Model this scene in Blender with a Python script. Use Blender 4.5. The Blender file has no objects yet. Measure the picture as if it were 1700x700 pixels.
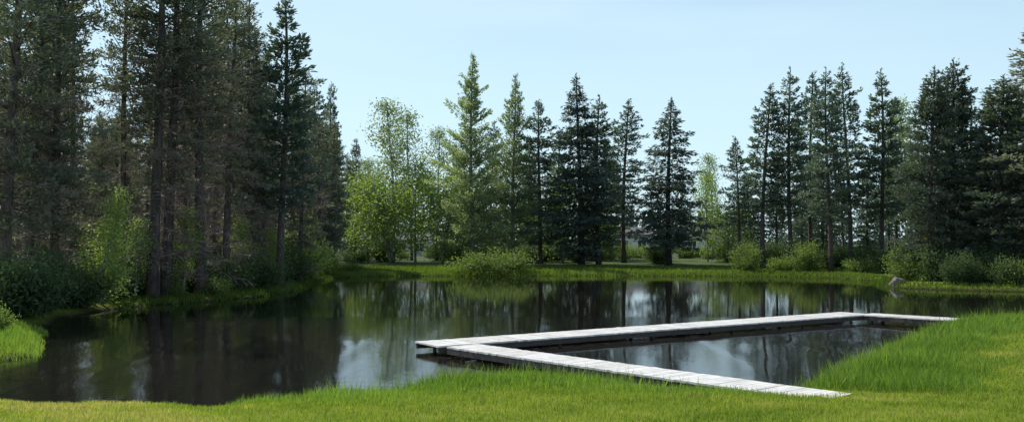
import bpy, math, random
import numpy as np

random.seed(7)
rng = np.random.default_rng(7)
scene = bpy.context.scene
COL = scene.collection
CAM_H = 2.9
F = 1472.0            # focal length in photo pixels (1700 wide)
rad = math.radians

# ------------------------------------------------------------------ scene / camera / light
world = bpy.data.worlds.new("World"); scene.world = world
world.use_nodes = True
SUN_EL, SUN_AZ = 49.0, -48.0        # azimuth measured from the view direction (+Y), negative = left
nt = world.node_tree
bg = nt.nodes["Background"]
sky = nt.nodes.new("ShaderNodeTexSky"); sky.sky_type = 'NISHITA'
sky.sun_disc = False
sky.sun_elevation = rad(SUN_EL); sky.sun_rotation = rad(SUN_AZ)
sky.air_density = 0.95; sky.dust_density = 0.5; sky.ozone_density = 0.7; sky.altitude = 100
# faint high cloud veil
tc = nt.nodes.new("ShaderNodeTexCoord")
mp = nt.nodes.new("ShaderNodeMapping"); mp.inputs['Scale'].default_value = (1.2, 1.2, 7.0)
nz = nt.nodes.new("ShaderNodeTexNoise"); nz.inputs['Scale'].default_value = 1.6; nz.inputs['Detail'].default_value = 6
rp = nt.nodes.new("ShaderNodeValToRGB")
rp.color_ramp.elements[0].position = 0.44; rp.color_ramp.elements[0].color = (0, 0, 0, 1)
rp.color_ramp.elements[1].position = 0.80; rp.color_ramp.elements[1].color = (0.6, 0.6, 0.6, 1)
mx = nt.nodes.new("ShaderNodeMix"); mx.data_type = 'RGBA'
mx.inputs['B'].default_value = (5.2, 6.3, 6.9, 1)
nt.links.new(tc.outputs['Generated'], mp.inputs['Vector']); nt.links.new(mp.outputs['Vector'], nz.inputs['Vector'])
nt.links.new(nz.outputs['Fac'], rp.inputs['Fac']); nt.links.new(rp.outputs['Color'], mx.inputs['Factor'])
nt.links.new(sky.outputs['Color'], mx.inputs['A'])
# pale summer haze low over the horizon
sxyz = nt.nodes.new("ShaderNodeSeparateXYZ"); nt.links.new(tc.outputs['Generated'], sxyz.inputs[0])
hz = nt.nodes.new("ShaderNodeMapRange"); hz.interpolation_type = 'SMOOTHSTEP'
hz.inputs['From Min'].default_value = 0.0; hz.inputs['From Max'].default_value = 0.65; hz.inputs['To Min'].default_value = 0.85; hz.inputs['To Max'].default_value = 0.0
nt.links.new(sxyz.outputs['Z'], hz.inputs['Value'])
mh = nt.nodes.new("ShaderNodeMix"); mh.data_type = 'RGBA'; mh.inputs['B'].default_value = (4.6, 6.3, 7.05, 1)
nt.links.new(hz.outputs['Result'], mh.inputs['Factor']); nt.links.new(mx.outputs['Result'], mh.inputs['A'])
nt.links.new(mh.outputs['Result'], bg.inputs['Color'])
bg.inputs['Strength'].default_value = 0.15

sun = bpy.data.lights.new("sun", 'SUN'); sun.energy = 4.8; sun.angle = rad(0.53); sun.color = (1.0, 0.94, 0.84)
sun_o = bpy.data.objects.new("sun", sun); COL.objects.link(sun_o)
sun_o.rotation_euler = (rad(90 - SUN_EL), 0, math.pi - rad(SUN_AZ))
sun_o.location = (-40, 60, 60)

cam = bpy.data.cameras.new("camera"); cam_o = bpy.data.objects.new("camera", cam); COL.objects.link(cam_o)
cam.sensor_width = 36; cam.lens = F / 1700 * 36; cam.clip_end = 6000; cam.clip_start = 0.1
cam_o.location = (0, 0, CAM_H); cam_o.rotation_euler = (rad(90) + math.atan(50 / F), 0, 0)
scene.camera = cam_o
scene.view_settings.view_transform = 'Standard'; scene.view_settings.look = 'None'; scene.view_settings.exposure = 0
scene.cycles.max_bounces = 8; scene.cycles.transparent_max_bounces = 4
scene.cycles.sample_clamp_indirect = 4

def X_at(px, Y): return (px - 850) / F * Y

# ------------------------------------------------------------------ helpers
def link(o, parent=None):
    COL.objects.link(o)
    if parent is not None: o.parent = parent
    return o

def tag(o, label=None, cat=None, group=None, kind=None):
    if label: o['label'] = label
    if cat: o['category'] = cat
    if group: o['group'] = group
    if kind: o['kind'] = kind
    return o

def empty(name, loc=(0, 0, 0)):
    o = bpy.data.objects.new(name, None); o.location = loc; o.empty_display_size = 0.3
    return link(o)

def np_mesh(name, verts, faces_n, mat, tint=None, smooth=False):
    """verts (N,k,3): N separate polygons with k corners."""
    v = np.asarray(verts, dtype=np.float32)
    N, k, _ = v.shape
    me = bpy.data.meshes.new(name)
    me.vertices.add(N * k); me.vertices.foreach_set("co", v.reshape(-1))
    me.loops.add(N * k); me.loops.foreach_set("vertex_index", np.arange(N * k, dtype=np.int32))
    me.polygons.add(N)
    me.polygons.foreach_set("loop_start", np.arange(0, N * k, k, dtype=np.int32))
    me.polygons.foreach_set("loop_total", np.full(N, k, dtype=np.int32))
    if tint is not None:
        at = me.attributes.new("tint", 'FLOAT', 'FACE'); at.data.foreach_set("value", np.asarray(tint, dtype=np.float32))
    me.update(calc_edges=True)
    me.materials.append(mat)
    return me

class MB:
    def __init__(s): s.v = []; s.f = []
    def add(s, vs, fs):
        b = len(s.v); s.v += [tuple(map(float, q)) for q in vs]; s.f += [tuple(b + i for i in q) for q in fs]
    def tube(s, pts, rads, n=6, cap=True):
        pts = [np.array(p, float) for p in pts]
        vs = []; fs = []
        for i, p in enumerate(pts):
            d = pts[min(i + 1, len(pts) - 1)] - pts[max(i - 1, 0)]
            d = d / (np.linalg.norm(d) + 1e-9)
            a = np.cross(d, (0.31, 0.95, 0.05)) if abs(d[1]) < .9 else np.cross(d, (1, 0, 0))
            a /= np.linalg.norm(a) + 1e-9; b = np.cross(d, a)
            for j in range(n):
                t = 2 * math.pi * j / n
                vs.append(p + rads[i] * (math.cos(t) * a + math.sin(t) * b))
        for i in range(len(pts) - 1):
            for j in range(n):
                fs.append((i * n + j, i * n + (j + 1) % n, (i + 1) * n + (j + 1) % n, (i + 1) * n + j))
        if cap:
            fs.append(tuple(range(n - 1, -1, -1))); fs.append(tuple((len(pts) - 1) * n + j for j in range(n)))
        s.add(vs, fs)
    def box(s, c, ax, ay, az, hx, hy, hz, jit=0.0):
        c = np.array(c, float); ax = np.array(ax, float); ay = np.array(ay, float); az = np.array(az, float)
        vs = [c + sx * hx * ax + sy * hy * ay + sz * hz * az for sx in (-1, 1) for sy in (-1, 1) for sz in (-1, 1)]
        s.add(vs, [(0, 1, 3, 2), (4, 6, 7, 5), (0, 4, 5, 1), (2, 3, 7, 6), (0, 2, 6, 4), (1, 5, 7, 3)])
    def mesh(s, name, mat, smooth=True):
        me = bpy.data.meshes.new(name); me.from_pydata(s.v, [], s.f); me.update()
        if smooth: me.polygons.foreach_set("use_smooth", [True] * len(me.polygons))
        me.materials.append(mat); return me
    def build(s, name, mat, parent=None, smooth=True):
        return link(bpy.data.objects.new(name, s.mesh(name, mat, smooth)), parent)

# ------------------------------------------------------------------ materials
def mat_new(name):
    m = bpy.data.materials.new(name); m.use_nodes = True
    return m, m.node_tree, m.node_tree.nodes, m.node_tree.links

def foliage(name, dark, light, trans=0.35, tcol=None, rough=0.6, objvar=0.35, clump=0.35, dry=None):
    m, t, n, l = mat_new(name)
    for x in list(n): n.remove(x)
    out = n.new("ShaderNodeOutputMaterial")
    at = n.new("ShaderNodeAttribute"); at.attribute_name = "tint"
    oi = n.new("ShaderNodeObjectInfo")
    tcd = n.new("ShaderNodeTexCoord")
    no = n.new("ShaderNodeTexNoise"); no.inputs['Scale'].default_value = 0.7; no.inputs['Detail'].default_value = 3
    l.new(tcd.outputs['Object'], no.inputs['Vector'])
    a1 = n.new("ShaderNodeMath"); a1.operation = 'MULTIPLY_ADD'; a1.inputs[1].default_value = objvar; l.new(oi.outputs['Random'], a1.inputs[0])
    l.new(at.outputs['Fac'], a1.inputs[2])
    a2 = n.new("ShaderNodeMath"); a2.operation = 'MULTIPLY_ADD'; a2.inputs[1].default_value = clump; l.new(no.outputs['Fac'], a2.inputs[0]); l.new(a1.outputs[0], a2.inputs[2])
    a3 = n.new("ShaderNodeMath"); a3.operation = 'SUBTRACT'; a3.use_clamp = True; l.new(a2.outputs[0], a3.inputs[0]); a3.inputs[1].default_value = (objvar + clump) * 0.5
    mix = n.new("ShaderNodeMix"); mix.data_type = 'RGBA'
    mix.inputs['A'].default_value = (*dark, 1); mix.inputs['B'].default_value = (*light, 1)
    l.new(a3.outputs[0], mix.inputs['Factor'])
    if dry:
        mr = n.new("ShaderNodeMapRange"); mr.inputs['From Min'].default_value = .78; mr.inputs['From Max'].default_value = 1.0; l.new(at.outputs['Fac'], mr.inputs['Value'])
        m2 = n.new("ShaderNodeMix"); m2.data_type = 'RGBA'; m2.inputs['B'].default_value = (*dry, 1); l.new(mr.outputs['Result'], m2.inputs['Factor']); l.new(mix.outputs['Result'], m2.inputs['A']); mix = m2
    bs = n.new("ShaderNodeBsdfPrincipled"); bs.inputs['Roughness'].default_value = rough; bs.inputs['Specular IOR Level'].default_value = 0.3
    l.new(mix.outputs['Result'], bs.inputs['Base Color'])
    tr = n.new("ShaderNodeBsdfTranslucent")
    tm = n.new("ShaderNodeMix"); tm.data_type = 'RGBA'; tm.blend_type = 'MULTIPLY'; tm.inputs['Factor'].default_value = 1
    tm.inputs['B'].default_value = (*(tcol or (1.5, 1.7, 0.7)), 1); l.new(mix.outputs['Result'], tm.inputs['A'])
    l.new(tm.outputs['Result'], tr.inputs['Color'])
    sh = n.new("ShaderNodeMixShader"); sh.inputs[0].default_value = trans
    l.new(bs.outputs[0], sh.inputs[1]); l.new(tr.outputs[0], sh.inputs[2]); l.new(sh.outputs[0], out.inputs['Surface'])
    return m

def bark(name, c1, c2, scale=3.0, stretch=0.25):
    m, t, n, l = mat_new(name); bs = n["Principled BSDF"]
    tcd = n.new("ShaderNodeTexCoord"); mpn = n.new("ShaderNodeMapping"); mpn.inputs['Scale'].default_value = (scale, scale, scale * stretch)
    no = n.new("ShaderNodeTexNoise"); no.inputs['Scale'].default_value = 3.0; no.inputs['Detail'].default_value = 6
    cr = n.new("ShaderNodeValToRGB"); cr.color_ramp.elements[0].position = .35; cr.color_ramp.elements[1].position = .65
    cr.color_ramp.elements[0].color = (*c1, 1); cr.color_ramp.elements[1].color = (*c2, 1)
    l.new(tcd.outputs['Object'], mpn.inputs['Vector']); l.new(mpn.outputs['Vector'], no.inputs['Vector'])
    l.new(no.outputs['Fac'], cr.inputs['Fac']); l.new(cr.outputs['Color'], bs.inputs['Base Color'])
    bs.inputs['Roughness'].default_value = .9
    bp = n.new("ShaderNodeBump"); bp.inputs['Strength'].default_value = .6; bp.inputs['Distance'].default_value = .03
    l.new(no.outputs['Fac'], bp.inputs['Height']); l.new(bp.outputs['Normal'], bs.inputs['Normal'])
    return m

M = {}  # tree foliage colours are lifted lighter to stand in for a hazy veil
M['pine'] = foliage('pine_needles', (.052, .083, .078), (.168, .210, .175), .34, (1.3, 1.5, .8))
M['pinelift'] = foliage('pine_needles_lifted', (.072, .086, .070), (.220, .222, .178), .36, (1.3, 1.5, .8))  # left wood needles, lightened to make up for light missing in their shade
M['spruce'] = foliage('spruce_needles', (.046, .070, .060), (.135, .168, .138), .30, (1.2, 1.4, .9))
M['birch'] = foliage('birch_leaves', (.125, .185, .060), (.285, .350, .130), .52, (1.4, 1.6, .6))
M['birchgrey'] = foliage('grey_green_leaves', (.135, .175, .110), (.320, .360, .225), .50, (1.3, 1.5, .75))
M['willow'] = foliage('willow_leaves', (.100, .145, .040), (.250, .310, .110), .48, (1.3, 1.5, .65))
M['sapling'] = foliage('sunlit_tone_leaves', (.16, .23, .06), (.42, .50, .20), .5, (1.3, 1.4, .65))  # sunlight put into the leaf colour, for plants standing in shade
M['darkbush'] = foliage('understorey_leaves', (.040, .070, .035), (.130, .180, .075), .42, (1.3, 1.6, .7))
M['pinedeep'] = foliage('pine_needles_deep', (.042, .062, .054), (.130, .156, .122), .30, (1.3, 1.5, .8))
M['deadtwig'] = foliage('dead_twigs', (.150, .118, .100), (.320, .255, .220), .2, (1, 1, 1))
M['farwood'] = foliage('far_wood_leaves', (.045, .065, .055), (.090, .115, .090), .25, (1.2, 1.4, .9))
M['bark'] = bark('pine_bark', (.045, .038, .038), (.130, .100, .086))
M['barkgrey'] = bark('spruce_bark', (.028, .026, .025), (.07, .06, .055))
M['barkbirch'] = bark('birch_bark', (.05, .045, .04), (.34, .33, .31), 2.0, 1.5)
M['grass'] = foliage('lawn_blades', (.150, .225, .028), (.350, .400, .075), .50, (1.2, 1.3, .55), .55, 0, .6, (.46, .40, .17))
M['tallgrass'] = foliage('tall_grass_blades', (.105, .185, .034), (.270, .360, .090), .52, (1.3, 1.5, .6), .5, 0, .5)
M['fargrass'] = foliage('bank_grass_blades', (.075, .125, .022), (.215, .275, .075), .5, (1.3, 1.5, .6), .5, 0, .5)

# ------------------------------------------------------------------ pond outline (world metres) and ground heights
POND = np.array([(-9.4, 15.7), (-12, 16.0), (-17, 16.6), (-20, 18.4), (-16.5, 19.9), (-13.0, 20.3), (-12.3, 20.9), (-12.1, 22.0), (-12.7, 24.0), (-14.2, 27), (-16.2, 30.5), (-17, 35), (-16.6, 39.6),
                 (-14.0, 43.4), (-12.9, 47), (-12.5, 51), (-13.3, 57), (-13.9, 64), (-13.9, 69), (-12.2, 72.6), (-8, 74), (-2, 73.6), (4, 74.6), (10, 74.2), (17, 73.8), (22, 72.2), (25.5, 69.5),
                 (26.2, 64), (23.9, 58), (23.5, 55.2), (25.6, 52.6), (30, 50.2), (35, 47.6), (39, 43.5), (35.5, 38.5), (28, 34.8), (21, 32.0), (17, 30.4), (14.0, 28.6), (11.5, 25.4), (9, 22), (6.9, 19), (6.0, 17.4), (5.2, 16.3), (4.3, 16.4), (2.5, 16.9), (0.6, 17.7), (-1, 17.6), (-2.6, 16.3), (-5, 15.1), (-7, 15.3)])

def pond_sd(P):
    """signed distance to the pond outline, positive on land"""
    P = np.asarray(P, float); best = np.full(len(P), 1e9); inside = np.zeros(len(P), bool)
    n = len(POND)
    for i in range(n):
        a = POND[i]; b = POND[(i + 1) % n]; ab = b - a
        t = np.clip(((P - a) @ ab) / (ab @ ab), 0, 1)
        d = np.linalg.norm(P - (a + t[:, None] * ab), axis=1); best = np.minimum(best, d)
        c = ((a[1] > P[:, 1]) != (b[1] > P[:, 1]))
        with np.errstate(divide='ignore', invalid='ignore'):
            xs = (b[0] - a[0]) * (P[:, 1] - a[1]) / (b[1] - a[1] + 1e-12) + a[0]
        inside ^= c & (P[:, 0] < xs)
    return np.where(inside, -best, best)

def sstep(a, b, x):
    t = np.clip((x - a) / (b - a), 0, 1); return t * t * (3 - 2 * t)

def wob(P, s, k):
    return (np.sin(P[:, 0] * s + k) * np.cos(P[:, 1] * s * 1.13 + 2.1 * k) + .5 * np.sin(P[:, 0] * s * 2.3 + P[:, 1] * s * 1.7 + k))

def ground_z(P):
    P = np.asarray(P, float); sd = pond_sd(P) + (.20 * wob(P, 1.3, .7) + .10 * wob(P, 4.1, 2.2)) * sstep(60, 40, P[:, 1])
    near = sstep(44, 26, P[:, 1])
    so = np.maximum(sd, 0)
    rise = near * np.minimum(.076 * so, 1.55) + (1 - near) * np.minimum(.02 * so, .45)
    zo = .27 * (1 - np.exp(-so / .7)) + rise + .03 * wob(P, .45, 1.9) * np.minimum(so / 2, 1)
    zi = -.8 * (1 - np.exp(np.minimum(sd, 0) / 1.2))
    return np.where(sd > 0, zo, zi)

def gz(x, y): return float(ground_z(np.array([(x, y)]))[0])

def axis(parts):
    out = []
    for a, b, s in parts: out += list(np.arange(a, b, s))
    return np.array(out)
gx = axis([(-4000, -300, 400), (-300, -70, 20), (-70, -24, 1.2), (-24, 22, .33), (22, 70, 1.2), (70, 300, 20), (300, 4001, 400)])
gy = axis([(-300, -10, 30), (-10, 6, 1.5), (6, 34, .33), (34, 82, .7), (82, 130, 3), (130, 400, 30), (400, 5001, 500)])
GX, GY = np.meshgrid(gx, gy); P = np.stack([GX.ravel(), GY.ravel()], 1)
Zg = ground_z(P)
nx, ny = len(gx), len(gy)
idx = np.arange(nx * ny).reshape(ny, nx)
fq = np.stack([idx[:-1, :-1], idx[:-1, 1:], idx[1:, 1:], idx[1:, :-1]], -1).reshape(-1, 4)
me = bpy.data.meshes.new("ground"); me.from_pydata(np.column_stack([P, Zg]).tolist(), [], fq.tolist())
me.polygons.foreach_set("use_smooth", [True] * len(me.polygons)); me.update()
# ground material: lawn / dirt at the waterline / needle litter under the wood
m, t, n, l = mat_new('ground_soil_and_turf'); bs = n["Principled BSDF"]; bs.inputs['Roughness'].default_value = .95; bs.inputs['Specular IOR Level'].default_value = .1
geo = n.new("ShaderNodeNewGeometry"); sep = n.new("ShaderNodeSeparateXYZ"); l.new(geo.outputs['Position'], sep.inputs[0])
n1 = n.new("ShaderNodeTexNoise"); n1.inputs['Scale'].default_value = .5; n1.inputs['Detail'].default_value = 8; n1.inputs['Roughness'].default_value = .65; l.new(geo.outputs['Position'], n1.inputs['Vector'])
n2 = n.new("ShaderNodeTexNoise"); n2.inputs['Scale'].default_value = 9; n2.inputs['Detail'].default_value = 4; l.new(geo.outputs['Position'], n2.inputs['Vector'])
c1 = n.new("ShaderNodeValToRGB"); c1.color_ramp.elements[0].position = .3; c1.color_ramp.elements[1].position = .7
c1.color_ramp.elements[0].color = (.090, .140, .012, 1); c1.color_ramp.elements[1].color = (.20, .23, .030, 1); l.new(n1.outputs['Fac'], c1.inputs['Fac'])
mm = n.new("ShaderNodeMix"); mm.data_type = 'RGBA'; mm.blend_type = 'MULTIPLY'; mm.inputs['Factor'].default_value = .7
c2 = n.new("ShaderNodeValToRGB"); c2.color_ramp.elements[0].color = (.45, .45, .4, 1); c2.color_ramp.elements[1].color = (1.3, 1.3, 1.2, 1); l.new(n2.outputs['Fac'], c2.inputs['Fac'])
l.new(c1.outputs['Color'], mm.inputs['A']); l.new(c2.outputs['Color'], mm.inputs['B'])
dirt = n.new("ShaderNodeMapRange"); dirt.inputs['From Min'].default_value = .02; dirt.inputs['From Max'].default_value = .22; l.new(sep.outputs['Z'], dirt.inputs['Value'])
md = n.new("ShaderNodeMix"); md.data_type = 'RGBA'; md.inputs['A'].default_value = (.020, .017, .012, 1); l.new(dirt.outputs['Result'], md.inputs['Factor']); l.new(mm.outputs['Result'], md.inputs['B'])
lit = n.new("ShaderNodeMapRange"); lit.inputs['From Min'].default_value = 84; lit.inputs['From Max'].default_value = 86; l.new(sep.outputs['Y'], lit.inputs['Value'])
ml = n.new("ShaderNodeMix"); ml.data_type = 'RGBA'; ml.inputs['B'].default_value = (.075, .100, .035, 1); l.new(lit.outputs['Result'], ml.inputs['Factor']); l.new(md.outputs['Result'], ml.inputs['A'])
l.new(ml.outputs['Result'], bs.inputs['Base Color'])
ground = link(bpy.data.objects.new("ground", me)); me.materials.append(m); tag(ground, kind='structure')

# ------------------------------------------------------------------ water
RIP = .035
def water_mesh():
    # real low ripples, finer towards the lawn where they can be seen
    xs = np.arange(-24, 42, .12); ys = axis([(14, 26, .021), (26, 34, .035), (34, 42, .10), (42, 79, .5)])
    A, B = np.meshgrid(xs, ys); r = np.random.default_rng(3)
    # wind ripples running away from the lawn: long gentle face, short steep lee, short crested
    wv = np.zeros_like(A)
    for k in range(24):
        kx = r.normal(0, 1.9); ky = r.normal(0, .10); wv += np.sin(kx * A + ky * B + r.uniform(0, 6.28)) * .26 / (1 + .35 * math.hypot(kx, ky))
    u = B / .17 + .04 * A + wv + .4 * np.sin(.21 * A + .05 * B)
    f = u - np.floor(u); c = .86
    w = np.where(f < c, f / c, (1 - f) / (1 - c))
    patch = np.zeros_like(A)
    for k in range(6): patch += np.sin(r.normal(0, .35) * A + r.normal(0, .3) * B + r.uniform(0, 6.28)) / 6
    z = RIP * .17 * (w - .5) * (1 + .35 * patch)
    z *= np.interp(B, [14, 24, 32, 40, 79], [1.0, 1.0, .6, 0, 0])
    me = bpy.data.meshes.new("water"); nX, nY = len(xs), len(ys)
    v = np.stack([A, B, z], -1).reshape(-1, 3).astype(np.float32)
    ii = np.arange(nX * nY).reshape(nY, nX)
    q = np.stack([ii[:-1, :-1], ii[:-1, 1:], ii[1:, 1:], ii[1:, :-1]], -1).reshape(-1, 4)
    c = v[q].mean(1); keep = pond_sd(c[:, :2]) < 1.2; q = q[keep].astype(np.int32)
    me.vertices.add(len(v)); me.vertices.foreach_set("co", v.ravel())
    me.loops.add(q.size); me.loops.foreach_set("vertex_index", q.ravel())
    me.polygons.add(len(q)); me.polygons.foreach_set("loop_start", np.arange(0, q.size, 4, dtype=np.int32)); me.polygons.foreach_set("loop_total", np.full(len(q), 4, dtype=np.int32))
    me.polygons.foreach_set("use_smooth", np.ones(len(q), bool)); me.update(calc_edges=True)
    return me
me = water_mesh()
m, t, n, l = mat_new('dark_pond_water'); bs = n["Principled BSDF"]
bs.inputs['Base Color'].default_value = (.010, .009, .007, 1); bs.inputs['Roughness'].default_value = .0; bs.inputs['IOR'].default_value = 2.5
bs.inputs['Specular IOR Level'].default_value = .5
geo = n.new("ShaderNodeNewGeometry"); mpn = n.new("ShaderNodeMapping"); mpn.inputs['Scale'].default_value = (3.0, 3.6, 1)
l.new(geo.outputs['Position'], mpn.inputs['Vector'])
n1 = n.new("ShaderNodeTexNoise"); n1.inputs['Scale'].default_value = 2.2; n1.inputs['Detail'].default_value = 3; l.new(mpn.outputs['Vector'], n1.inputs['Vector'])
bp = n.new("ShaderNodeBump"); bp.inputs['Strength'].default_value = 1; bp.inputs['Distance'].default_value = .0009
l.new(n1.outputs['Fac'], bp.inputs['Height']); l.new(bp.outputs['Normal'], bs.inputs['Normal'])
me.materials.append(m); water = link(bpy.data.objects.new("water", me)); tag(water, kind='structure')

# ------------------------------------------------------------------ foliage generators
def diamonds(pos, dirs, L, W, r):
    """leaf / spray shaped quads from pos along dirs"""
    n = len(pos); d = dirs / (np.linalg.norm(dirs, axis=1, keepdims=True) + 1e-9)
    rv = r.normal(size=(n, 3)); s = np.cross(d, rv); s /= np.linalg.norm(s, axis=1, keepdims=True) + 1e-9
    L = L[:, None]; W = W[:, None]
    return np.stack([pos, pos + d * L * .45 + s * W * .5, pos + d * L, pos + d * L * .5 - s * W * .5], 1)

def trunk_path(h, r0, r, bend=.25, n=9, tip=.02):
    ph = r.uniform(0, 6.28, 4); pts = []; rr = []
    for i in range(n):
        t = i / (n - 1)
        pts.append((bend * t * math.sin(ph[0] + 2.2 * t), bend * t * math.sin(ph[1] + 2.7 * t), h * t - .3 * (1 - t)))
        rr.append(r0 * (1 - t) ** .75 + tip + (r0 * .35 if i == 0 else 0))
    return np.array(pts), rr

def on_path(pts, z):
    zs = pts[:, 2]; return np.array([np.interp(z, zs, pts[:, 0]), np.interp(z, zs, pts[:, 1]), z])

def conifer(name, seed, h, cb, rmax, style, fmat, bmat, r0=.17, dens=1.0, dead=None, leaf=1.0, irregular=.3):
    r = np.random.default_rng(seed); root = empty(name)
    tp, tr = trunk_path(h, r0, r, .18 if style == 'spruce' else .35)
    mb = MB(); mb.tube(tp, tr, 8)
    pos = []; dr = []; Ls = []; Ws = []; Ts = []
    z = cb; lob = r.uniform(0, 6.28, 3)
    while z < h - .15:
        t = (z - cb) / (h - cb)
        if style == 'spruce':
            rz = rmax * (1 - t) ** .9 * min(1, .5 + t * 2.4); nb = int(r.integers(5, 8)); el0 = .35 * t - .30
        elif style == 'edge':
            rz = rmax * min(1, .55 + t * 1.6) * (1 - t) ** .62; nb = int(r.integers(4, 7)); el0 = .75 * t - .12
        elif style == 'birch':
            rz = rmax * min(1, .75 + t) * (1 - t) ** .68; nb = int(r.integers(5, 8)); el0 = .45 + .5 * t
        else:
            rz = rmax * min(1, .45 + t * 1.7) * (1 - t) ** .5; nb = int(r.integers(4, 7)); el0 = .8 * t + .0
        a0 = r.uniform(0, 6.28)
        for b in range(nb):
            az = a0 + b * 2 * math.pi / nb + r.normal(0, .25)
            blen = (1.28 * rz + .05) * r.uniform(1 - irregular * 1.3, 1 + irregular * .5) * (1 + .22 * math.sin(az * 2 + lob[0] + z * .9))
            if r.random() < .10: blen *= .35
            blen = max(blen, .08)
            el = el0 + r.normal(0, .14)
            base = on_path(tp, z + r.normal(0, .12))
            dh = np.array([math.cos(az), math.sin(az), 0])
            ns = max(5, int(blen / (.026 if not dead else .021) * dens)); s = np.sort(r.uniform(.10, 1.0, ns) ** .75)
            droop = (-.10 if style == 'spruce' else .03) * blen
            path = lambda q: base + np.outer(q * blen * math.cos(el), dh) + np.outer(q * blen * math.sin(el) + 4 * droop * q * (1 - q), (0, 0, 1))
            pp = path(s)
            lim = path(np.array([0, .5, .95])); mb.tube(lim, [.012 + .010 * blen, .010 + .004 * blen, .006], 3, False)
            lat = np.cross(dh, (0, 0, 1)); side = np.where(r.random(ns) < .5, -1, 1)
            spread = blen * .42 * (1 - s * .7) * r.random(ns)
            pp = pp + lat * (side * spread)[:, None] + np.array([0, 0, 1]) * r.normal(0, .09, ns)[:, None]
            up = .45 if style != 'spruce' else -.25
            d = dh * r.uniform(.3, 1.1, ns)[:, None] + lat * (side * r.uniform(.1, 1.1, ns))[:, None] + np.stack([r.normal(0, .25, ns), r.normal(0, .25, ns), r.normal(up, .4, ns)], 1)
            pos.append(pp); dr.append(d)
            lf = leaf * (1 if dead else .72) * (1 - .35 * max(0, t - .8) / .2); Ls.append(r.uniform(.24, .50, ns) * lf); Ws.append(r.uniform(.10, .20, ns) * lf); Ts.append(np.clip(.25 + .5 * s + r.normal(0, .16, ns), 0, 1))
        z += (.36 if style == 'spruce' else .44) * r.uniform(.6, 1.4) * (h / 16) / max(dens, .6) ** .3
    # leader
    ns = 40; q = r.uniform(.93, 1.0, ns); pp = np.array([on_path(tp, h * a) for a in q]); pos.append(pp)
    dr.append(np.stack([r.normal(0, .4, ns), r.normal(0, .4, ns), np.full(ns, 1.0)], 1)); Ls.append(r.uniform(.15, .32, ns)); Ws.append(np.full(ns, .06)); Ts.append(np.full(ns, .6))
    pos = np.concatenate(pos); dr = np.concatenate(dr)
    q4 = diamonds(pos, dr, np.concatenate(Ls), np.concatenate(Ws), r)
    trunk = mb.build("trunk", bmat, root)
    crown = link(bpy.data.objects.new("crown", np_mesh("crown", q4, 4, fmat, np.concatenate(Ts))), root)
    if dead:
        z0, z1, rd = dead; P_ = []; D_ = []; L_ = []; W_ = []; dm = MB()
        z = z0
        while z < z1:
            for b in range(int(r.integers(2, 5))):
                az = r.uniform(0, 6.28); bl = rd * r.uniform(.4, 1.1); dh = np.array([math.cos(az), math.sin(az), r.uniform(-.35, .15)])
                base = on_path(tp, z); ns = int(bl / .05)
                s = r.uniform(.15, 1, ns); pp = base + np.outer(s * bl, dh)
                P_.append(pp); D_.append(dh + r.normal(0, .8, (ns, 3))); L_.append(r.uniform(.2, .6, ns)); W_.append(r.uniform(.018, .045, ns))
                P_.append(base[None] + dh[None] * 0); D_.append(dh[None]); L_.append(np.array([bl])); W_.append(np.array([.05]))
            z += r.uniform(.18, .45)
        P_ = np.concatenate(P_); D_ = np.concatenate(D_)
        dq = diamonds(P_, D_, np.concatenate(L_), np.concatenate(W_), r)
        link(bpy.data.objects.new("dead_twigs", np_mesh("dead_twigs", dq, 4, M['deadtwig'], r.uniform(0, 1, len(dq)))), root)
    root['h0'] = h
    return root

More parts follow.
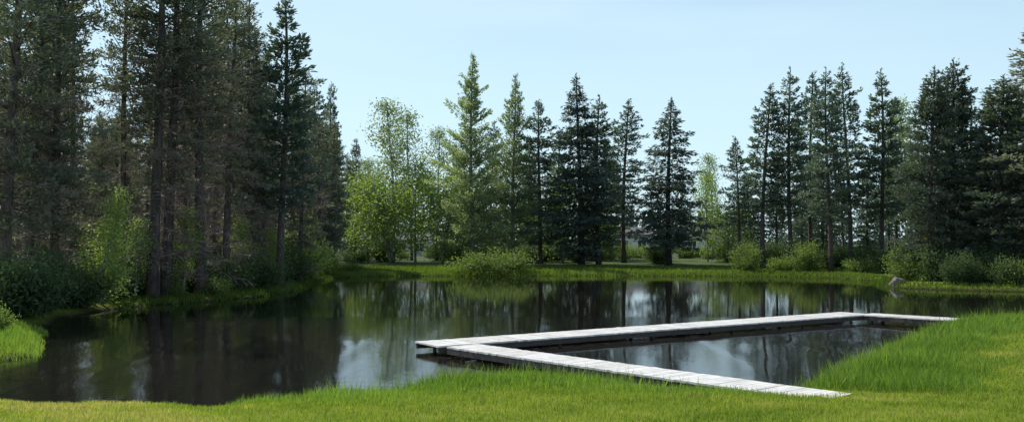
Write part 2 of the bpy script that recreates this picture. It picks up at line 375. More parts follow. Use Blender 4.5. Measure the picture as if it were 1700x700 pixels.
def broadleaf(name, seed, h, rmax, cb, fmat, bmat, nlimb=26, leaves=7000, leaf=.15, r0=.11, upright=.8, airy=.35, multistem=False):
    r = np.random.default_rng(seed); root = empty(name); mb = MB()
    stems = []
    if multistem:
        for k in range(5):
            a = r.uniform(0, 6.28); tp, tr = trunk_path(h * r.uniform(.75, 1), r0 * .7, r, .3); tp = tp + np.outer(tp[:, 2] / h, (math.cos(a) * rmax * .5, math.sin(a) * rmax * .5, 0)); stems.append(tp); mb.tube(tp, tr, 6)
    else:
        tp, tr = trunk_path(h, r0, r, .5); stems.append(tp); mb.tube(tp, tr, 8)
    cl = []; tips = []
    for k in range(nlimb):
        tp = stems[k % len(stems)]; top = tp[-1, 2]
        z = cb + (top - cb) * (k + r.random()) / nlimb; t = (z - cb) / (top - cb)
        rz = rmax * (min(1, .5 + 1.8 * t) * (1 - t) ** .55 + .12) * r.uniform(.55, 1.1)
        az = r.uniform(0, 6.28); base = on_path(tp, z); dh = np.array([math.cos(az), math.sin(az), 0])
        el = upright * r.uniform(.5, 1.1); up = rz * math.tan(min(el, 1.1)) * .8
        q = np.array([0, .4, .75, 1]); pth = base + np.outer(q * rz, dh) + np.outer(up * (q - .35 * q * q), (0, 0, 1))
        mb.tube(pth, [.012 + .02 * (1 - t) + .005 * rz, .018, .012, .006], 4, False)
        for s in np.linspace(.35, 1.05, max(3, int(rz / .35))):
            c = base + dh * s * rz + np.array([0, 0, up * (s - .35 * s * s)]); cl.append(c); tips.append(s)
    top_c = [stems[j % len(stems)][-1] - np.array([0, 0, .3 * (j // len(stems))]) for j in range(3 * len(stems))]
    cl = np.array(cl + top_c)
    w = r.uniform(.3, 1.0, len(cl)) ** 1.5; w /= w.sum()
    pick = r.choice(len(cl), leaves, p=w)
    sig = .17 + airy * rmax * .25
    off = r.normal(size=(leaves, 3)) * sig * np.array([1, 1, .95]); off[:, 2] -= np.abs(r.normal(0, .25, leaves)) * (1 if airy > .3 else .4)
    pos = cl[pick] + off
    pos[:, 2] = np.maximum(pos[:, 2], .05)
    d = r.normal(size=(leaves, 3)); d[:, 2] -= .5
    tone = r.uniform(.2, .8, len(cl))[pick] + r.normal(0, .15, leaves)
    q4 = diamonds(pos, d, r.uniform(.8, 1.35, leaves) * leaf, r.uniform(.5, .8, leaves) * leaf, r)
    mb.build("trunk" if not multistem else "stems", bmat, root)
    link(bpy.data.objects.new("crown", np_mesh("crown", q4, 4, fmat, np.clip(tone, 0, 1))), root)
    root['h0'] = h
    return root

def bush(name, seed, w, h, fmat, leaves=5000, leaf=.13, arch=.5, nstem=34):
    r = np.random.default_rng(seed); root = empty(name); mb = MB(); cl = []
    for k in range(nstem):
        az = r.uniform(0, 6.28); rr = w * .5 * math.sqrt(r.random()); hh = h * (1 - .55 * (rr / (w * .5)) ** 2) * r.uniform(.65, 1.08)
        b = np.array([math.cos(az) * rr * .25, math.sin(az) * rr * .25, -.1]); e = np.array([math.cos(az) * rr, math.sin(az) * rr, hh])
        mid = (b + e) / 2 + np.array([0, 0, hh * .22 * arch]); mb.tube([b, mid, e], [.022, .014, .006], 4, False)
        for q in np.linspace(.25, 1, 6):
            cl.append((1 - q) ** 2 * b + 2 * q * (1 - q) * mid + q * q * e)
    cl = np.array(cl); pick = r.integers(0, len(cl), leaves)
    pos = cl[pick] + r.normal(size=(leaves, 3)) * (.10 + .05 * w) * np.array([1, 1, .8]); pos[:, 2] = np.maximum(pos[:, 2], .03)
    d = r.normal(size=(leaves, 3)); d[:, 2] += .35
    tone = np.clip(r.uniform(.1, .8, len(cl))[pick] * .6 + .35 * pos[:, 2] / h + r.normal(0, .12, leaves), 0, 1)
    q4 = diamonds(pos, d, r.uniform(.8, 1.5, leaves) * leaf, r.uniform(.45, .7, leaves) * leaf, r)
    mb.build("stems", M['barkgrey'], root)
    link(bpy.data.objects.new("leaves", np_mesh("leaves", q4, 4, fmat, tone)), root)
    root['h0'] = h
    return root

# ------------------------------------------------------------------ prototypes (each is used as the first thing of its kind)
PROTO = {
 'edge1': conifer('pine_tree', 11, 16, 2.0, 1.95, 'edge', M['pine'], M['bark'], .16, 1.25),
 'edge2': conifer('pine_tree', 12, 16, 4.2, 1.75, 'edge', M['pine'], M['bark'], .15, 1.2, irregular=.4),
 'edge3': conifer('pine_tree', 13, 16, 1.4, 2.2, 'edge', M['pine'], M['bark'], .17, 1.3),
 'edge4': conifer('pine_tree', 14, 16, 5.0, 1.6, 'edge', M['pine'], M['bark'], .14, 1.15, irregular=.45),
 'dense1': conifer('pine_tree', 15, 15, 1.6, 2.3, 'edge', M['pinedeep'], M['bark'], .20, 1.5),
 'spr1': conifer('spruce_tree', 21, 16, 1.5, 2.8, 'spruce', M['spruce'], M['barkgrey'], .18, 1.1),
 'spr2': conifer('spruce_tree', 22, 15, 2.0, 2.75, 'spruce', M['spruce'], M['barkgrey'], .17, .95, irregular=.4),
 'for1': conifer('pine_tree', 31, 18, 7.5, 2.2, 'forest', M['pinelift'], M['bark'], .21, 1.0, (1.2, 11, 1.9), leaf=.52),
 'for2': conifer('pine_tree', 32, 18, 8.5, 1.9, 'forest', M['pinelift'], M['bark'], .18, 1.0, (1.5, 12, 1.7), leaf=.52, irregular=.4),
 'for3': conifer('pine_tree', 33, 18, 5.0, 2.1, 'edge', M['pinelift'], M['bark'], .19, 1.1, (1.0, 10, 1.8), leaf=.52),
 'for4': conifer('pine_tree', 34, 17, 2.8, 2.4, 'edge', M['pinelift'], M['bark'], .19, 1.1, (.8, 8, 1.9), leaf=.55, irregular=.4),
 'bir1': broadleaf('birch_tree', 41, 14, 2.3, 3.5, M['birchgrey'], M['barkbirch'], 40, 3500, .19, .10, 1.1, .30),
 'bir2': conifer('birch_tree', 42, 18, 1.0, 2.75, 'birch', M['birchgrey'], M['barkbirch'], .16, 1.55, irregular=.6, leaf=.85),
 'bir3': broadleaf('birch_tree', 43, 9, 3.2, .8, M['birch'], M['barkbirch'], 42, 4300, .19, .08, .9, .5),
 'bir4': broadleaf('birch_tree', 44, 8, 2.9, .5, M['birch'], M['barkbirch'], 44, 4000, .19, .07, .9, .5, multistem=True),
 'sap': broadleaf('birch_sapling', 45, 5, 1.0, .7, M['sapling'], M['barkbirch'], 18, 3000, .11, .05, .9, .4),
 'wil1': bush('willow_bush', 51, 5, 1.7, M['willow'], 6000, .15),
 'wil2': bush('willow_bush', 52, 3, 2.2, M['willow'], 4200, .13),
 'wil3': bush('willow_bush', 53, 2.2, 1.3, M['willow'], 2600, .12),
 'wil4': bush('willow_bush', 56, 3, 2.4, M['sapling'], 5200, .14),  # bright leaf colour stands in for sun on this willow
 'und1': bush('forest_bush', 54, 3.2, 1.9, M['darkbush'], 5200, .13),
 'und2': bush('forest_bush', 55, 2.4, 2.6, M['darkbush'], 4600, .12),
}
USED = set()
def plant(kind, px, Y, label, cat, group=None, top=None, h=None, wide=1.0, rot=None, lean=0.0, x=None):
    src = PROTO[kind]
    if kind in USED:
        o = src.copy(); COL.objects.link(o)
        for ch in src.children:
            c = ch.copy(); c.parent = o; COL.objects.link(c)
        if 'group' in o.keys(): del o['group']
    else:
        o = src; USED.add(kind)
    X = X_at(px, Y) if x is None else x
    zg = gz(X, Y)
    if h is None: h = CAM_H - zg + (400 - top) / F * Y
    s = h / src['h0']; w = s ** .6 * wide
    o.location = (X, Y, zg); q = random.uniform(.88, 1.14); o.scale = (w * q, w * random.uniform(.9, 1.1), s)
    lean += random.uniform(-.018, .018) if 'tree' in cat else 0
    o.rotation_euler = (lean * .3, lean, random.uniform(0, 6.28) if rot is None else rot)
    return tag(o, label, cat, group)

# --- left wood, front row
G = 'pines of the left wood'
for a in [
 ('for4', 8, 33, 19, 1.15, 'dense dark pine cut by the left photo edge, leftmost of the left wood'),
 ('for3', 46, 36.5, 19, 1.1, 'dark bushy pine second from the left photo edge, behind the bright grass tussock'),
 ('for4', 92, 37, 18, 1.0, 'dark pine third from the left photo edge, just left of the bright leaning saplings'),
 ('for2', 116, 42, 18, .7, 'thin pine at the left side of the narrow sky gap'),
 ('for2', 166, 47, 9, .7, 'short thin pine standing below the narrow sky gap in the left wood'),
 ('for1', 205, 43, 19, .85, 'slender straight pine with thin bare trunk right of the sky gap, beside saplings'),
 ('for1', 254, 41.8, 21, 1.25, 'thick trunked tall pine, left of the close pair at the water'),
 ('for3', 277, 42.8, 20, 1.25, 'thick trunked tall pine, right of the close pair at the water'),
 ('for1', 335, 44.2, 20, 1.2, 'single thick dark pine with bare trunk, right of the close pair at the water'),
 ('for3', 376, 48, 17.5, 1.0, 'dark full pine right of the single thick pine in the left wood'),
 ('for4', 412, 51, 16.5, .95, 'pine with ragged top against the sky, left neighbour of the tall ragged edge pine'),
 ('edge2', 465, 52, 17.6, 1.3, 'tall ragged edge pine of the left wood, long branches against the sky'),
 ('for4', 497, 60, 14.5, .9, 'lower pine tucked behind the bright willow at the edge of the left wood'),
 ('edge3', 524, 77, 16.3, .95, 'pine with rounded top just right of the tall ragged edge pine'),
 ('edge1', 553, 81, 17.0, .85, 'narrow dark pine ending the left wood, beside the bright birches'),
]:
    plant(a[0], a[1], a[2], a[5], 'pine tree', G, h=a[3], wide=a[4])
# --- left wood, inside
r = np.random.default_rng(5); cnt = 0; tries = 0; spots = []
while cnt < 122 and tries < 9000:
    tries += 1
    Y = r.uniform(46, 112); px = r.uniform(-260, 585); X = X_at(px, Y)
    if pond_sd(np.array([(X, Y)]))[0] < 3.0: continue
    if any((X - a) ** 2 + (Y - b) ** 2 < 1.8 ** 2 for a, b in spots): continue
    hh = r.uniform(14.5, 19)
    top = 400 - (hh - 2.3) * F / Y
    gap = 92 < px < 236
    if gap:
        top = r.uniform(185, 300); hh = 2.3 + (400 - top) / F * Y
    edge = np.interp(px, [-400, 420, 470, 520, 560, 590], [-900, -40, 60, 150, 175, 300])
    if top < edge: hh = 2.3 + (400 - edge) / F * Y * r.uniform(.8, 1)
    spots.append((X, Y)); cnt += 1
    plant(['for1', 'for2', 'for3', 'for4'][cnt % 4] if not gap else ['for3', 'for4'][cnt % 2], px, Y, 'dark pine crowded inside the shaded left wood behind its front row', 'pine tree', 'pines inside the left wood', h=hh, wide=r.uniform(.8, 1.1))
# --- centre group on the far bank
for a in [
 ('bir1', 608, 97, 265, 1.0, 'low pale birch at the left end of the far bank, next to the left wood', 'birch tree', 'bir3'),
 ('bir1', 652, 95, 168, 1.0, 'thin airy birch with sparse see-through top, tallest beside the left wood', 'birch tree', None),
 ('bir1', 684, 99, 190, .9, 'sparse airy birch just right of the tallest thin birch', 'birch tree', None),
 ('bir1', 724, 98, 215, .95, 'airy birch close to the left side of the tallest grey green birch', 'birch tree', None),
 ('bir2', 785, 87, 92, 1.0, 'tallest full grey green birch of the far bank', 'birch tree', None),
 ('bir2', 850, 89, 124, .85, 'second full grey green birch, right of the tallest one', 'birch tree', None),
 ('edge1', 897, 90, 165, .9, 'dark narrow pine between the full birches and the pointed spruce', 'pine tree', None),
 ('spr1', 965, 87, 124, 1.05, 'dark blue green spruce with the sharpest pointed tip in the middle of the far bank', 'spruce tree', None),
 ('edge2', 994, 89, 160, 1.15, 'bluish pine touching the right side of the pointed spruce', 'pine tree', None),
 ('edge4', 1036, 92, 168, 1.1, 'bluish pine at the right end of the middle group, second right of the pointed spruce', 'pine tree', None),
 ('spr2', 1110, 86, 163, 1.15, 'lone broad cone shaped spruce standing apart right of the middle group', 'spruce tree', None),
 ('bir3', 612, 92, 290, .9, 'bright green low birch, leftmost of the row under the airy birches', 'birch tree', None),
 ('bir4', 648, 90, 275, 1.05, 'bright green bushy birch below the tallest thin airy birch', 'birch tree', None),
 ('bir3', 690, 93, 272, .95, 'bright green rounded birch, middle of the row under the airy birches', 'birch tree', None),
 ('bir4', 735, 90, 265, .95, 'bright green bushy birch at the left foot of the tallest grey green birch', 'birch tree', None),
 ('bir3', 935, 92, 290, .8, 'yellow green birch showing at the left side of the pointed spruce', 'birch tree', None),
 ('bir3', 1175, 95, 285, .62, 'small yellow green birch, thin bare trunk, right of the lone spruce', 'birch tree', None),
 ('bir3', 879, 96, 345, .7, 'small bright green birch low between the full birches and the pointed spruce', 'birch tree', None),
 ('bir4', 1014, 97, 352, .7, 'small bright green birch low at the right foot of the pointed spruce', 'birch tree', None),
 ('bir4', 1212, 92, 335, .8, 'small bushy bright birch at the left foot of the right pine group', 'birch tree', None),
 ('bir1', 1182, 104, 258, .7, 'faint airy birch behind the small yellow green one beside the lone spruce', 'birch tree', None),
]:
    plant(a[0], a[1], a[2], a[5], a[6], 'trees along the far bank', top=a[3], wide=a[4] * 1.28)
# --- right group
for a in [
 ('edge4', 1226, 84, 228, 1.1, 'short sparse pine at the left end of the right group', 'pine tree'),
 ('edge4', 1266, 80, 143, 1.05, 'second pine of the right group with narrow pointed top', 'pine tree'),
 ('edge2', 1314, 80, 114, 1.15, 'third pine of the right group, wide ragged crown', 'pine tree'),
 ('edge4', 1346, 84, 124, 1.1, 'fourth pine of the right group, thin top between two higher neighbours', 'pine tree'),
 ('edge2', 1379, 73, 112, .95, 'pine with straight bare dark trunk down to the water, reflected as a dark line', 'pine tree'),
 ('edge4', 1411, 76, 110, 1.15, 'pine with bare trunk just right of the one reflected as a dark line', 'pine tree'),
 ('edge2', 1462, 76, 114, 1.05, 'full crowned pine at the right side of the row, left of the pale birch', 'pine tree'),
 ('edge2', 1487, 82, 165, .9, 'lower pine behind, squeezed beside the pale birch', 'pine tree'),
 ('bir1', 1512, 78, 168, .95, 'pale grey birch between the pine row and the massive dark pine', 'birch tree'),
 ('dense1', 1546, 58, 112, .95, 'left stem of the massive dark pine pair on the right', 'pine tree'),
 ('dense1', 1580, 60, 100, 1.0, 'right stem of the massive dark pine pair on the right', 'pine tree'),
 ('edge3', 1612, 68, 165, 1.0, 'pine half hidden behind the massive dark pair, on their right', 'pine tree'),
 ('dense1', 1660, 56, 128, 1.25, 'broad dark pine near the right photo edge', 'pine tree'),
 ('for4', 1750, 56, 35, 1.6, 'tall pine at the right photo edge, its long branches reaching into the sky', 'pine tree'),
 ('edge3', 1735, 60, 120, 1.3, 'pine behind the tall one at the right photo edge', 'pine tree'),
]:
    plant(a[0], a[1], a[2], a[5], a[6], 'pines of the right group', top=a[3], wide=a[4] * 1.18)
for i, (px, Y, top, k) in enumerate([(1245, 98, 215, 'edge3'), (1290, 96, 190, 'edge4'), (1330, 100, 200, 'edge1'), (1365, 95, 195, 'edge3'), (1400, 100, 190, 'edge2'), (1440, 92, 200, 'edge3'), (1475, 96, 210, 'edge4'),
        (1530, 88, 190, 'edge3'), (1570, 84, 180, 'edge1'), (1625, 80, 180, 'edge3'), (1685, 74, 180, 'edge2'), (1720, 70, 170, 'edge3'), (1790, 60, 60, 'edge3'), (1830, 52, 40, 'edge1')]):
    plant(k, px, Y, 'pine filling the shade behind the front trees of the right group', 'pine tree', 'pines behind the right group', top=top + (70 if px < 1500 else 30), wide=1.1)
for i, (px, Y, top, k) in enumerate([(590, 106, 230, 'edge3'), (760, 104, 240, 'edge4'), (815, 101, 200, 'edge3'), (875, 103, 230, 'edge1'), (925, 101, 215, 'edge3'), (985, 102, 240, 'spr2'), (1015, 104, 235, 'edge3'), (1128, 112, 330, 'edge3')]):
    plant(k, px, Y, 'darker conifer behind the front trees of the middle group', 'pine tree', 'conifers behind the middle group', top=top, wide=1.0)

# --- bushes and saplings
def B(kind, px, Y, h, wide, label, cat='bush', lean=0.0, group=None): plant(kind, px, Y, label, cat, group or 'waterside bushes', h=h, wide=wide, lean=lean)
B('wil1', 822, 75.6, 1.75, 1.45, 'wide grey green willow overhanging the far bank, mirrored in the water')
B('wil4', 503, 62, 3.9, .95, 'bright yellow green willow at the tip of the left bank')
B('wil4', 545, 70.8, 1.6, 1.0, 'low bright willow just right of the tall willow at the tip of the left bank')
B('wil3', 586, 75.2, .9, 1.0, 'lowest bright willow where the left bank meets the far bank')
B('wil2', 1238, 75.5, 2.4, .95, 'rounded green willow under the left end of the right pine group')
B('wil2', 1338, 74, 2.5, 1.0, 'grey green willow left of the trunk mirrored as a dark line')
B('wil3', 1296, 75.2, 1.3, 1.0, 'small willow between the two larger willows under the right pines')
B('wil2', 1503, 59.5, 2.3, .95, 'pale twiggy willow above the pale boulder at the right bank')
B('wil3', 1425, 72, 1.3, 1.2, 'low willow right of the bare pine trunks at the water')
B('sap', 1547, 58, 3.6, .8, 'pale green upright sapling in front of the massive dark pine pair', 'sapling')
B('und2', 1610, 54, 1.6, .9, 'shaded bush at the foot of the massive dark pine pair')
B('und1', 1668, 53, 1.6, 1.0, 'shaded bush left of the right photo edge')
B('wil3', 1697, 52.5, 1.5, .9, 'willow with bright leaf tips at the right photo edge')
B('sap', 148, 36.5, 5.0, 1.0, 'bright leaning sapling at the shaded water edge, left of the slender pine', 'sapling', -.22)
B('sap', 172, 37.8, 3.6, 1.25, 'lower bright bushy sapling at the foot of the leaning one', 'sapling', .12)
B('sap', 226, 41, 3.6, .9, 'upright green sapling between the slender pine and the close pair', 'sapling')
B('sap', 306, 43, 4.2, .9, 'green sapling between the close pair and the single thick pine', 'sapling')
B('wil3', 358, 44.2, .9, .8, 'small yellow green clump right of the single thick pine trunk')
B('wil3', 297, 42.8, .7, .6, 'small yellow green clump right of the close pair of pines')
B('sap', 400, 50, 4.0, 1.0, 'dim green sapling in the shade left of the tall ragged edge pine', 'sapling')
B('sap', 446, 52, 3.4, 1.0, 'dim green sapling at the foot of the tall ragged edge pine', 'sapling')
B('wil3', -6, 25.4, .75, .6, 'pale whitish shrub at the left photo edge beside the bright tussock')
for k, px, Y, hh, w in [('und1', 20, 31, 2.2, 1), ('und2', 70, 33.5, 2.6, 1), ('und1', 118, 36.2, 1.7, 1), ('und2', 160, 40, 2.4, 1), ('und1', 196, 41.6, 1.6, 1), ('und1', 240, 42.6, 1.5, .9), ('und2', 300, 46, 3, 1.1), ('und1', 318, 45.2, 1.6, 1),
        ('und1', 366, 47, 1.8, 1), ('und2', 400, 49, 2.3, 1.1), ('und1', 430, 50.4, 1.9, 1), ('und1', 455, 54, 2, 1.1), ('und2', 478, 58, 3, 1.2), ('und1', 520, 75, 2.4, 1.3), ('und1', 470, 70, 3, 1.5), ('und2', 415, 62, 3, 1.5), ('und2', 350, 58, 3, 1.5), ('und2', 270, 55, 3, 1.5),
        ('und2', 200, 52, 3, 1.5), ('und2', 130, 48, 3, 1.5), ('und2', 40, 44, 3, 1.5), ('und2', 90, 52, 3, 1.6), ('und2', 230, 66, 3.4, 1.8), ('und2', 320, 70, 3.4, 1.8), ('und2', 400, 76, 3.4, 1.8), ('und2', 480, 84, 3.4, 1.8), ('und2', 120, 62, 3.4, 1.8)]:
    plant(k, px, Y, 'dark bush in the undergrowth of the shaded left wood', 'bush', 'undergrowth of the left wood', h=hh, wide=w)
for k, px, Y, hh, w in [('und1', 1550, 57, 2.2, 1), ('und2', 1590, 54, 2.1, 1.0), ('und1', 1630, 55, 1.9, .9), ('und2', 1655, 55, 2.2, 1.0), ('und2', 1700, 55, 2.1, .9), ('und2', 1740, 54, 2.4, 1.0), ('und2', 1640, 60, 3.2, 1.2), ('und2', 1480, 70, 2.4, 1.2), ('und1', 1440, 75, 2, 1.2), ('und1', 1390, 79, 2, 1.2)]:
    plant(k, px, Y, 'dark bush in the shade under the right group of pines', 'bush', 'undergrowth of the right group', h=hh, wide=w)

for i, px in enumerate([585, 640, 742, 775, 806, 838, 872, 905, 930, 958, 990, 1095, 1216, 1252, 1280, 1310, 1350, 1395, 1430, 1468]):
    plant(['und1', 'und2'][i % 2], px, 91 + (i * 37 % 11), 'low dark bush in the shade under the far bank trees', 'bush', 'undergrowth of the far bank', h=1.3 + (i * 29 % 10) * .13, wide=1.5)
for i, px in enumerate([1008, 1034, 1060, 1084, 1136, 1160, 1186, 1206, 600, 668, 716]):
    plant(['wil3', 'wil2'][i % 2], px, 104 + (i * 31 % 13), 'pale green bush between the far trunks in front of the pale houses', 'bush', 'bushes before the pale houses', h=1.0 + (i * 29 % 10) * .09, wide=1.3)
# --- far-off wood behind everything: one mass
def far_wood():
    r = np.random.default_rng(77); pos = []; d = []; L = []; W = []
    for k in range(640):
        Y = r.uniform(170, 260); px = r.uniform(-700, 2400); X = X_at(px, Y); h = r.uniform(6, 11) * np.interp(px, [-700, 400, 560, 640, 900, 1150, 1230, 1400, 2400], [2.9, 2.7, 2.0, 1.6, 1.3, 1.0, 1.2, 1.7, 2.2])
        n = 190; t = r.uniform(0, 1, n) ** 1.2; a = r.uniform(0, 6.28, n); R = 2.2 * (1 - t) ** .7 * np.sqrt(r.random(n)) + .1
        pos.append(np.stack([X + R * np.cos(a), Y + R * np.sin(a), .3 + h * t], 1)); d.append(np.stack([np.cos(a), np.sin(a), r.normal(.2, .5, n)], 1)); L.append(r.uniform(.6, 1.3, n)); W.append(r.uniform(.3, .6, n))
    pos = np.concatenate(pos); q = diamonds(pos, np.concatenate(d), np.concatenate(L), np.concatenate(W), r)
    o = link(bpy.data.objects.new("far_wood", np_mesh("far_wood", q, 4, M['farwood'], r.uniform(.1, .9, len(q)))))
    tag(o, 'distant hazy wood on the skyline seen through gaps between the trees', 'wood', kind='stuff')
far_wood()

# ------------------------------------------------------------------ pale buildings glimpsed behind the trunks
def plain(name, c, rough=.8, var=.15, scale=1.5, bump=0):
    m, t, n, l = mat_new(name); bs = n["Principled BSDF"]; bs.inputs['Roughness'].default_value = rough
    tcd = n.new("ShaderNodeTexCoord"); no = n.new("ShaderNodeTexNoise"); no.inputs['Scale'].default_value = scale; no.inputs['Detail'].default_value = 5
    l.new(tcd.outputs['Object'], no.inputs['Vector'])
    cr = n.new("ShaderNodeValToRGB"); cr.color_ramp.elements[0].position = .3; cr.color_ramp.elements[1].position = .7
    cr.color_ramp.elements[0].color = (*[q * (1 - var) for q in c], 1); cr.color_ramp.elements[1].color = (*[min(1, q * (1 + var)) for q in c], 1)
    l.new(no.outputs['Fac'], cr.inputs['Fac']); l.new(cr.outputs['Color'], bs.inputs['Base Color']); return m
M['wall'] = plain('pale_wall', (.72, .70, .66)); M['roof'] = plain('grey_roof', (.10, .10, .105)); M['pane'] = plain('window_glass', (.05, .06, .07), .1); M['trim'] = plain('white_trim', (.8, .8, .78))
def building(X0, X1, Y, dep, hw, hr, nwin, label):
    z0 = .7; root = empty('pale_house', ((X0 + X1) / 2, Y, z0)); tag(root, label, 'house', 'pale houses behind the trees'); w = (X1 - X0) / 2
    mb = MB(); mb.add([(-w, 0, -.3), (w, 0, -.3), (w, dep, -.3), (-w, dep, -.3), (-w, 0, hw), (w, 0, hw), (w, dep, hw), (-w, dep, hw), (-w, dep / 2, hw + hr), (w, dep / 2, hw + hr)],
           [(0, 1, 5, 4), (2, 3, 7, 6), (1, 2, 6, 9, 5), (3, 0, 4, 8, 7)]); mb.build('wall', M['wall'], root, False)
    rf = MB(); e = .45; k = hr / (dep / 2)
    for s in (0, 1):
        y0, y1 = (-e, dep / 2) if s == 0 else (dep + e, dep / 2); za = hw - e * k + .12; zb = hw + hr + .12
        rf.add([(-w - e, y0, za), (w + e, y0, za), (w + e, y1, zb), (-w - e, y1, zb), (-w - e, y0, za - .1), (w + e, y0, za - .1), (w + e, y1, zb - .1), (-w - e, y1, zb - .1)],
               [(0, 1, 2, 3), (7, 6, 5, 4), (0, 4, 5, 1), (1, 5, 6, 2), (3, 2, 6, 7), (0, 3, 7, 4)])
    rf.build('roof', M['roof'], root, False)
    for i in range(nwin):
        x = -w + (i + .5) * 2 * w / nwin
        f = MB(); 
        for dx, dz, hx, hz in ((0, .62, .72, .06), (0, -.62, .72, .06), (-.66, 0, .06, .56), (.66, 0, .06, .56), (0, 0, .03, .56)): f.box((x + dx, -.03, hw * .55 + dz), (1, 0, 0), (0, 1, 0), (0, 0, 1), hx, .06, hz)
        fo = f.build('window', M['trim'], root, False)
        p = MB(); p.box((x, -.012, hw * .55), (1, 0, 0), (0, 1, 0), (0, 0, 1), .6, .01, .56); p.build('pane', M['pane'], fo, False)
building(12.5, 20.5, 131, 7, 3.2, 1.0, 3, 'pale house glimpsed between the middle group and the lone spruce trunk')
building(25.5, 31.5, 133, 7, 3.4, 1.0, 2, 'pale house glimpsed in the gap right of the lone spruce')
building(-22.5, -12, 128, 7, 2.4, .9, 4, 'pale low house glimpsed under the bright green birches')
# grey road beyond the far bank trees
me = bpy.data.meshes.new("road"); xs = np.linspace(-160, 160, 40)
vs = [(x, 117 + dy + 2 * math.sin(x * .02), gz(x, 117 + dy) + .02) for x in xs for dy in (0, 4.5)]
me.from_pydata(vs, [], [(2 * i, 2 * i + 2, 2 * i + 3, 2 * i + 1) for i in range(len(xs) - 1)]); me.update(); me.materials.append(plain('asphalt', (.06, .06, .065), .9, .2, 6))
tag(link(bpy.data.objects.new("road", me)), kind='structure')

# ------------------------------------------------------------------ boardwalk
def wood_mat(name, c0, c1, rough=.5):
    m, t, n, l = mat_new(name); bs = n["Principled BSDF"]; bs.inputs['Roughness'].default_value = rough; bs.inputs['Specular IOR Level'].default_value = .5
    geo = n.new("ShaderNodeNewGeometry"); no = n.new("ShaderNodeTexNoise"); no.inputs['Scale'].default_value = 5; no.inputs['Detail'].default_value = 7
    l.new(geo.outputs['Position'], no.inputs['Vector'])
    ad = n.new("ShaderNodeMath"); ad.operation = 'MULTIPLY_ADD'; ad.inputs[1].default_value = .32; l.new(geo.outputs['Random Per Island'], ad.inputs[0]); l.new(no.outputs['Fac'], ad.inputs[2])
    cr = n.new("ShaderNodeValToRGB"); cr.color_ramp.elements[0].position = .35; cr.color_ramp.elements[1].position = 1.0
    cr.color_ramp.elements[0].color = (*c0, 1); cr.color_ramp.elements[1].color = (*c1, 1)
    l.new(ad.outputs[0], cr.inputs['Fac']); l.new(cr.outputs['Color'], bs.inputs['Base Color'])
    bp = n.new("ShaderNodeBump"); bp.inputs['Strength'].default_value = .4; bp.inputs['Distance'].default_value = .004; l.new(no.outputs['Fac'], bp.inputs['Height']); l.new(bp.outputs['Normal'], bs.inputs['Normal'])
    return m
M['deck'] = wood_mat('weathered_deck', (.52, .495, .455), (.86, .835, .785), .42)
M['beam'] = wood_mat('shade_dark_beam', (.030, .024, .022), (.075, .058, .05), .7)  # near-black base stands for the shade on the beam sides
A = np.array((-2.2, 22.9)); Bc = np.array((12.6, 32.6)); C = np.array((14.9, 29.5)); D = np.array((5.26, 14.68)); WID = .62
bw = empty('boardwalk', (A[0], A[1], 0)); tag(bw, 'pale weathered zigzag boardwalk on posts over the pond, dark edge beams', 'boardwalk')
loc = np.array([A[0], A[1], 0.0])
def seg(p, q, z0, z1, w, start, stop, lab):
    d2 = q - p; Ln = np.linalg.norm(d2); u = np.array([d2[0] / Ln, d2[1] / Ln, (z1 - z0) / Ln]); u /= np.linalg.norm(u); v = np.array([-u[1], u[0], 0]); v /= np.linalg.norm(v); nn = np.cross(u, v)
    o = np.array([p[0], p[1], z0]) - loc
    r = np.random.default_rng(int(Ln * 100)); mb = MB(); s = start
    while s < Ln - stop:
        mb.box(o + u * (s + .07) + nn * (-.02 + r.normal(0, .002)) + v * r.normal(0, .008), u, v, nn, .0655, w + r.normal(0, .008), .02); s += .143
    mb.build('deck', M['deck'], bw, False)
    for sg in (-1, 1):
        b = MB(); b.box(o + u * ((start + Ln - stop) / 2) + v * sg * (w - .05) + nn * -.113, u, v, nn, (Ln - stop - start) / 2 - .02, .035, .07); b.build('edge_beam', M['beam'], bw, False)
    k = start + .5
    while k < Ln - stop - .3:
        g = np.array(o + u * k + loc)
        if gz(g[0], g[1]) < .1:
            for sg in (-1, 1):
                c = o + u * k + v * sg * (w - .16); pz = c.copy(); pz[2] = -.8; tz = c - np.array([0, 0, .045]); tz = c + nn * -.05
                b = MB(); b.tube([pz, tz], [.05, .05], 8); b.build('post', M['beam'], bw, False)
        k += 3.4
ZD = .27
seg(A, Bc, ZD, ZD, .64, 0, 0, '')
seg(A + np.array((.55, .1)), D, ZD - .004, ZD + .085, .50, .62, 0, '')
seg(Bc, C, ZD - .004, ZD + .04, .52, .35, 0, '')

# ------------------------------------------------------------------ pale boulder at the right bank
def boulder(px, Y, s, label):
    X = X_at(px, Y); r = np.random.default_rng(9); mb = MB(); nu, nv = 16, 10; vs = []
    for i in range(nv + 1):
        th = math.pi * i / nv
        for j in range(nu):
            ph = 2 * math.pi * j / nu; x, y, z = math.sin(th) * math.cos(ph), math.sin(th) * math.sin(ph), math.cos(th)
            k = 1 + .16 * math.sin(3 * x + 2 * y + 1) + .13 * math.sin(5 * z + 3 * y) + .08 * math.sin(7 * x - 4 * z)
            vs.append((x * k * s, y * k * s * .8, z * k * s * 1.05))
    fs = [(i * nu + j, i * nu + (j + 1) % nu, (i + 1) * nu + (j + 1) % nu, (i + 1) * nu + j) for i in range(nv) for j in range(nu)]
    mb.add(vs, fs); o = mb.build('boulder', plain('granite', (.17, .15, .145), .85, .5, 3), None, False); o.location = (X, Y, .15); tag(o, label, 'boulder')
boulder(1487, 56.2, .44, 'pale pinkish grey boulder at the water below the twiggy willow on the right bank')

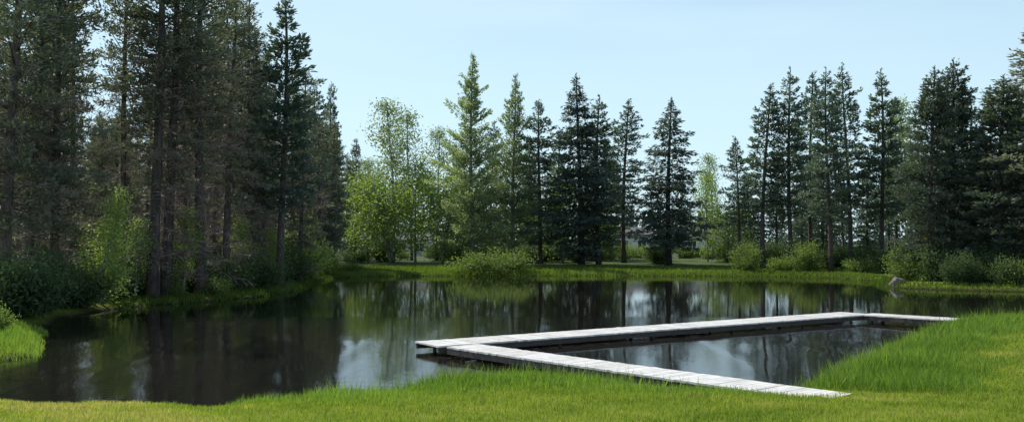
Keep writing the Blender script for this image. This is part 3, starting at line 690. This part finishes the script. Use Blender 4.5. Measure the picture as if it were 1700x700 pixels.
# ------------------------------------------------------------------ grass
def blades(name, P, h, w, mat, tint, lean=.35, seed=1):
    r = np.random.default_rng(seed); n = len(P); z = ground_z(P)
    a = r.uniform(0, 6.28, n); la = r.uniform(0, 6.28, n); ln = np.minimum(np.abs(r.normal(0, lean, n)), .6) * h
    b = np.column_stack([P, z - .01]); s = np.stack([np.cos(a), np.sin(a), np.zeros(n)], 1) * (w / 2)[:, None]
    mid = b + np.stack([np.cos(la) * ln * .42, np.sin(la) * ln * .42, h * .52], 1); tip = b + np.stack([np.cos(la) * ln, np.sin(la) * ln, h], 1)
    q = np.stack([b - s, b + s, mid + s * .8, tip, mid - s * .8], 1)
    return link(bpy.data.objects.new(name, np_mesh(name, q, 5, mat, tint)))

def scatter(n, x0, x1, y0, y1, seed, dens=None):
    r = np.random.default_rng(seed); P = np.column_stack([r.uniform(x0, x1, n), r.uniform(y0, y1, n)])
    sd = pond_sd(P); return P, sd, r
# lawn
P, sd, r = scatter(900000, -16, 24, 6.5, 36, 101)
px = 850 + P[:, 0] / P[:, 1] * F
k = (sd > .25) & (px > -120) & (px < 1820) & (r.random(len(P)) < np.clip((13 / P[:, 1]) ** 1.2, .18, 1)); P = P[k]; sd = sd[k]
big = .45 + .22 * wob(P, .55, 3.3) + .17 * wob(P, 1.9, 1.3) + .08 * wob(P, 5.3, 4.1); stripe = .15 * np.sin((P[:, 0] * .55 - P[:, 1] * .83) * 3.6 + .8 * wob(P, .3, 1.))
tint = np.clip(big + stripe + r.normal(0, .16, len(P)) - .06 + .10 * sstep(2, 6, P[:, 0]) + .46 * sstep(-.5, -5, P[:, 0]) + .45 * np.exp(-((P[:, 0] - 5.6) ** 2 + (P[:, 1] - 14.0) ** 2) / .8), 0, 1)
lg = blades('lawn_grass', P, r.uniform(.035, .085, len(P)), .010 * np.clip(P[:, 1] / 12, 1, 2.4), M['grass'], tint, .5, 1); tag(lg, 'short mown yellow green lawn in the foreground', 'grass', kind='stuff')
# tall grass along the near and right shore
P, sd, r = scatter(950000, -16, 26, 13, 42, 102)
wdt = np.where(P[:, 0] > 5.6, 2.9 - .03 * (P[:, 1] - 18), np.where(P[:, 0] < -4.6, .5, 1.1 + 2.3 * sstep(-4.6, -2.4, P[:, 0]))) + .35 * wob(P, 1.1, .3)
ins = np.where((P[:, 0] > -3.4) & (P[:, 0] < 3.8), .60, .3) + .22 * wob(P, 2.3, .9)
onleft = (P[:, 0] < -10) & (P[:, 1] > 19)
wdt = np.where(onleft, 2.0, wdt)
dl = np.abs((P[:, 0] - A[0] - .55) * (D[1] - A[1]) - (P[:, 1] - A[1]) * (D[0] - A[0] - .55)) / np.linalg.norm(D - A)
edge = np.clip(np.minimum((sd + ins) / .5, (wdt - sd) / 1.2), 0, 1)
k = (sd > -ins) & (sd < wdt) & (dl > .80) & (r.random(len(P)) < .25 + .75 * edge) & ~(onleft & (P[:, 1] > 29)) & (r.random(len(P)) < np.clip((17 / P[:, 1]), .2, 1)) & ((P[:, 1] < 30) | (P[:, 0] > 0))
P = P[k]; sd = sd[k]; edge = edge[k]
wisp = np.where((r.random(len(P)) < .12) & (sd < 1.1) & (P[:, 0] > -3.2), 2.1, 1.0)
hh = wisp * (r.uniform(.14, .40, len(P)) * (.45 + .65 * edge)) * (1 + .45 * wob(P, 1.7, 1.1) * .5) * np.where(P[:, 0] > 5.6, .85, np.where(P[:, 0] < -10, .62, np.where(P[:, 0] < -4.4, .5, (.50 + .65 * sstep(.9, -.3, sd)) * (.70 + .30 * sstep(-2.2, -.6, P[:, 0])) * (1 - .32 * sstep(.8, 2.5, P[:, 0])))))
tint = np.clip(.45 + .2 * wob(P, .8, 5.1) + r.normal(0, .2, len(P)) - .1 * (P[:, 0] > 5.6), 0, 1)
hh = np.minimum(hh, .27 + .18 * r.random(len(P)) + .22 * (wisp > 1) * r.random(len(P)))
tg = blades('tall_grass', P, hh, .010 * np.clip(P[:, 1] / 15, 1, 2), M['tallgrass'], tint, .35, 2); tag(tg, 'tall fresh green grass and sedge fringing the pond', 'grass', kind='stuff')
# far bank
P, sd, r = scatter(460000, -20, 42, 38, 96, 103)
k = (sd > -.4) & (sd < 11) & ((P[:, 1] > 70) | (sd < 1.6)) & (r.random(len(P)) < np.where(sd < 2, 1, .45)); P = P[k]; sd = sd[k]
shade_bank = ((P[:, 0] < -11.5) & (P[:, 1] < 71)) | ((P[:, 0] > 22.5) & (P[:, 1] < 66)); kk = ~shade_bank | (r.random(len(P)) < .4); P = P[kk]; sd = sd[kk]; shade_bank = shade_bank[kk]
tint = np.clip(.5 - .6 * shade_bank + .2 * wob(P, .3, 2.1) + r.normal(0, .2, len(P)), 0, 1)  # darker tint stands for tree shade on the left and right banks
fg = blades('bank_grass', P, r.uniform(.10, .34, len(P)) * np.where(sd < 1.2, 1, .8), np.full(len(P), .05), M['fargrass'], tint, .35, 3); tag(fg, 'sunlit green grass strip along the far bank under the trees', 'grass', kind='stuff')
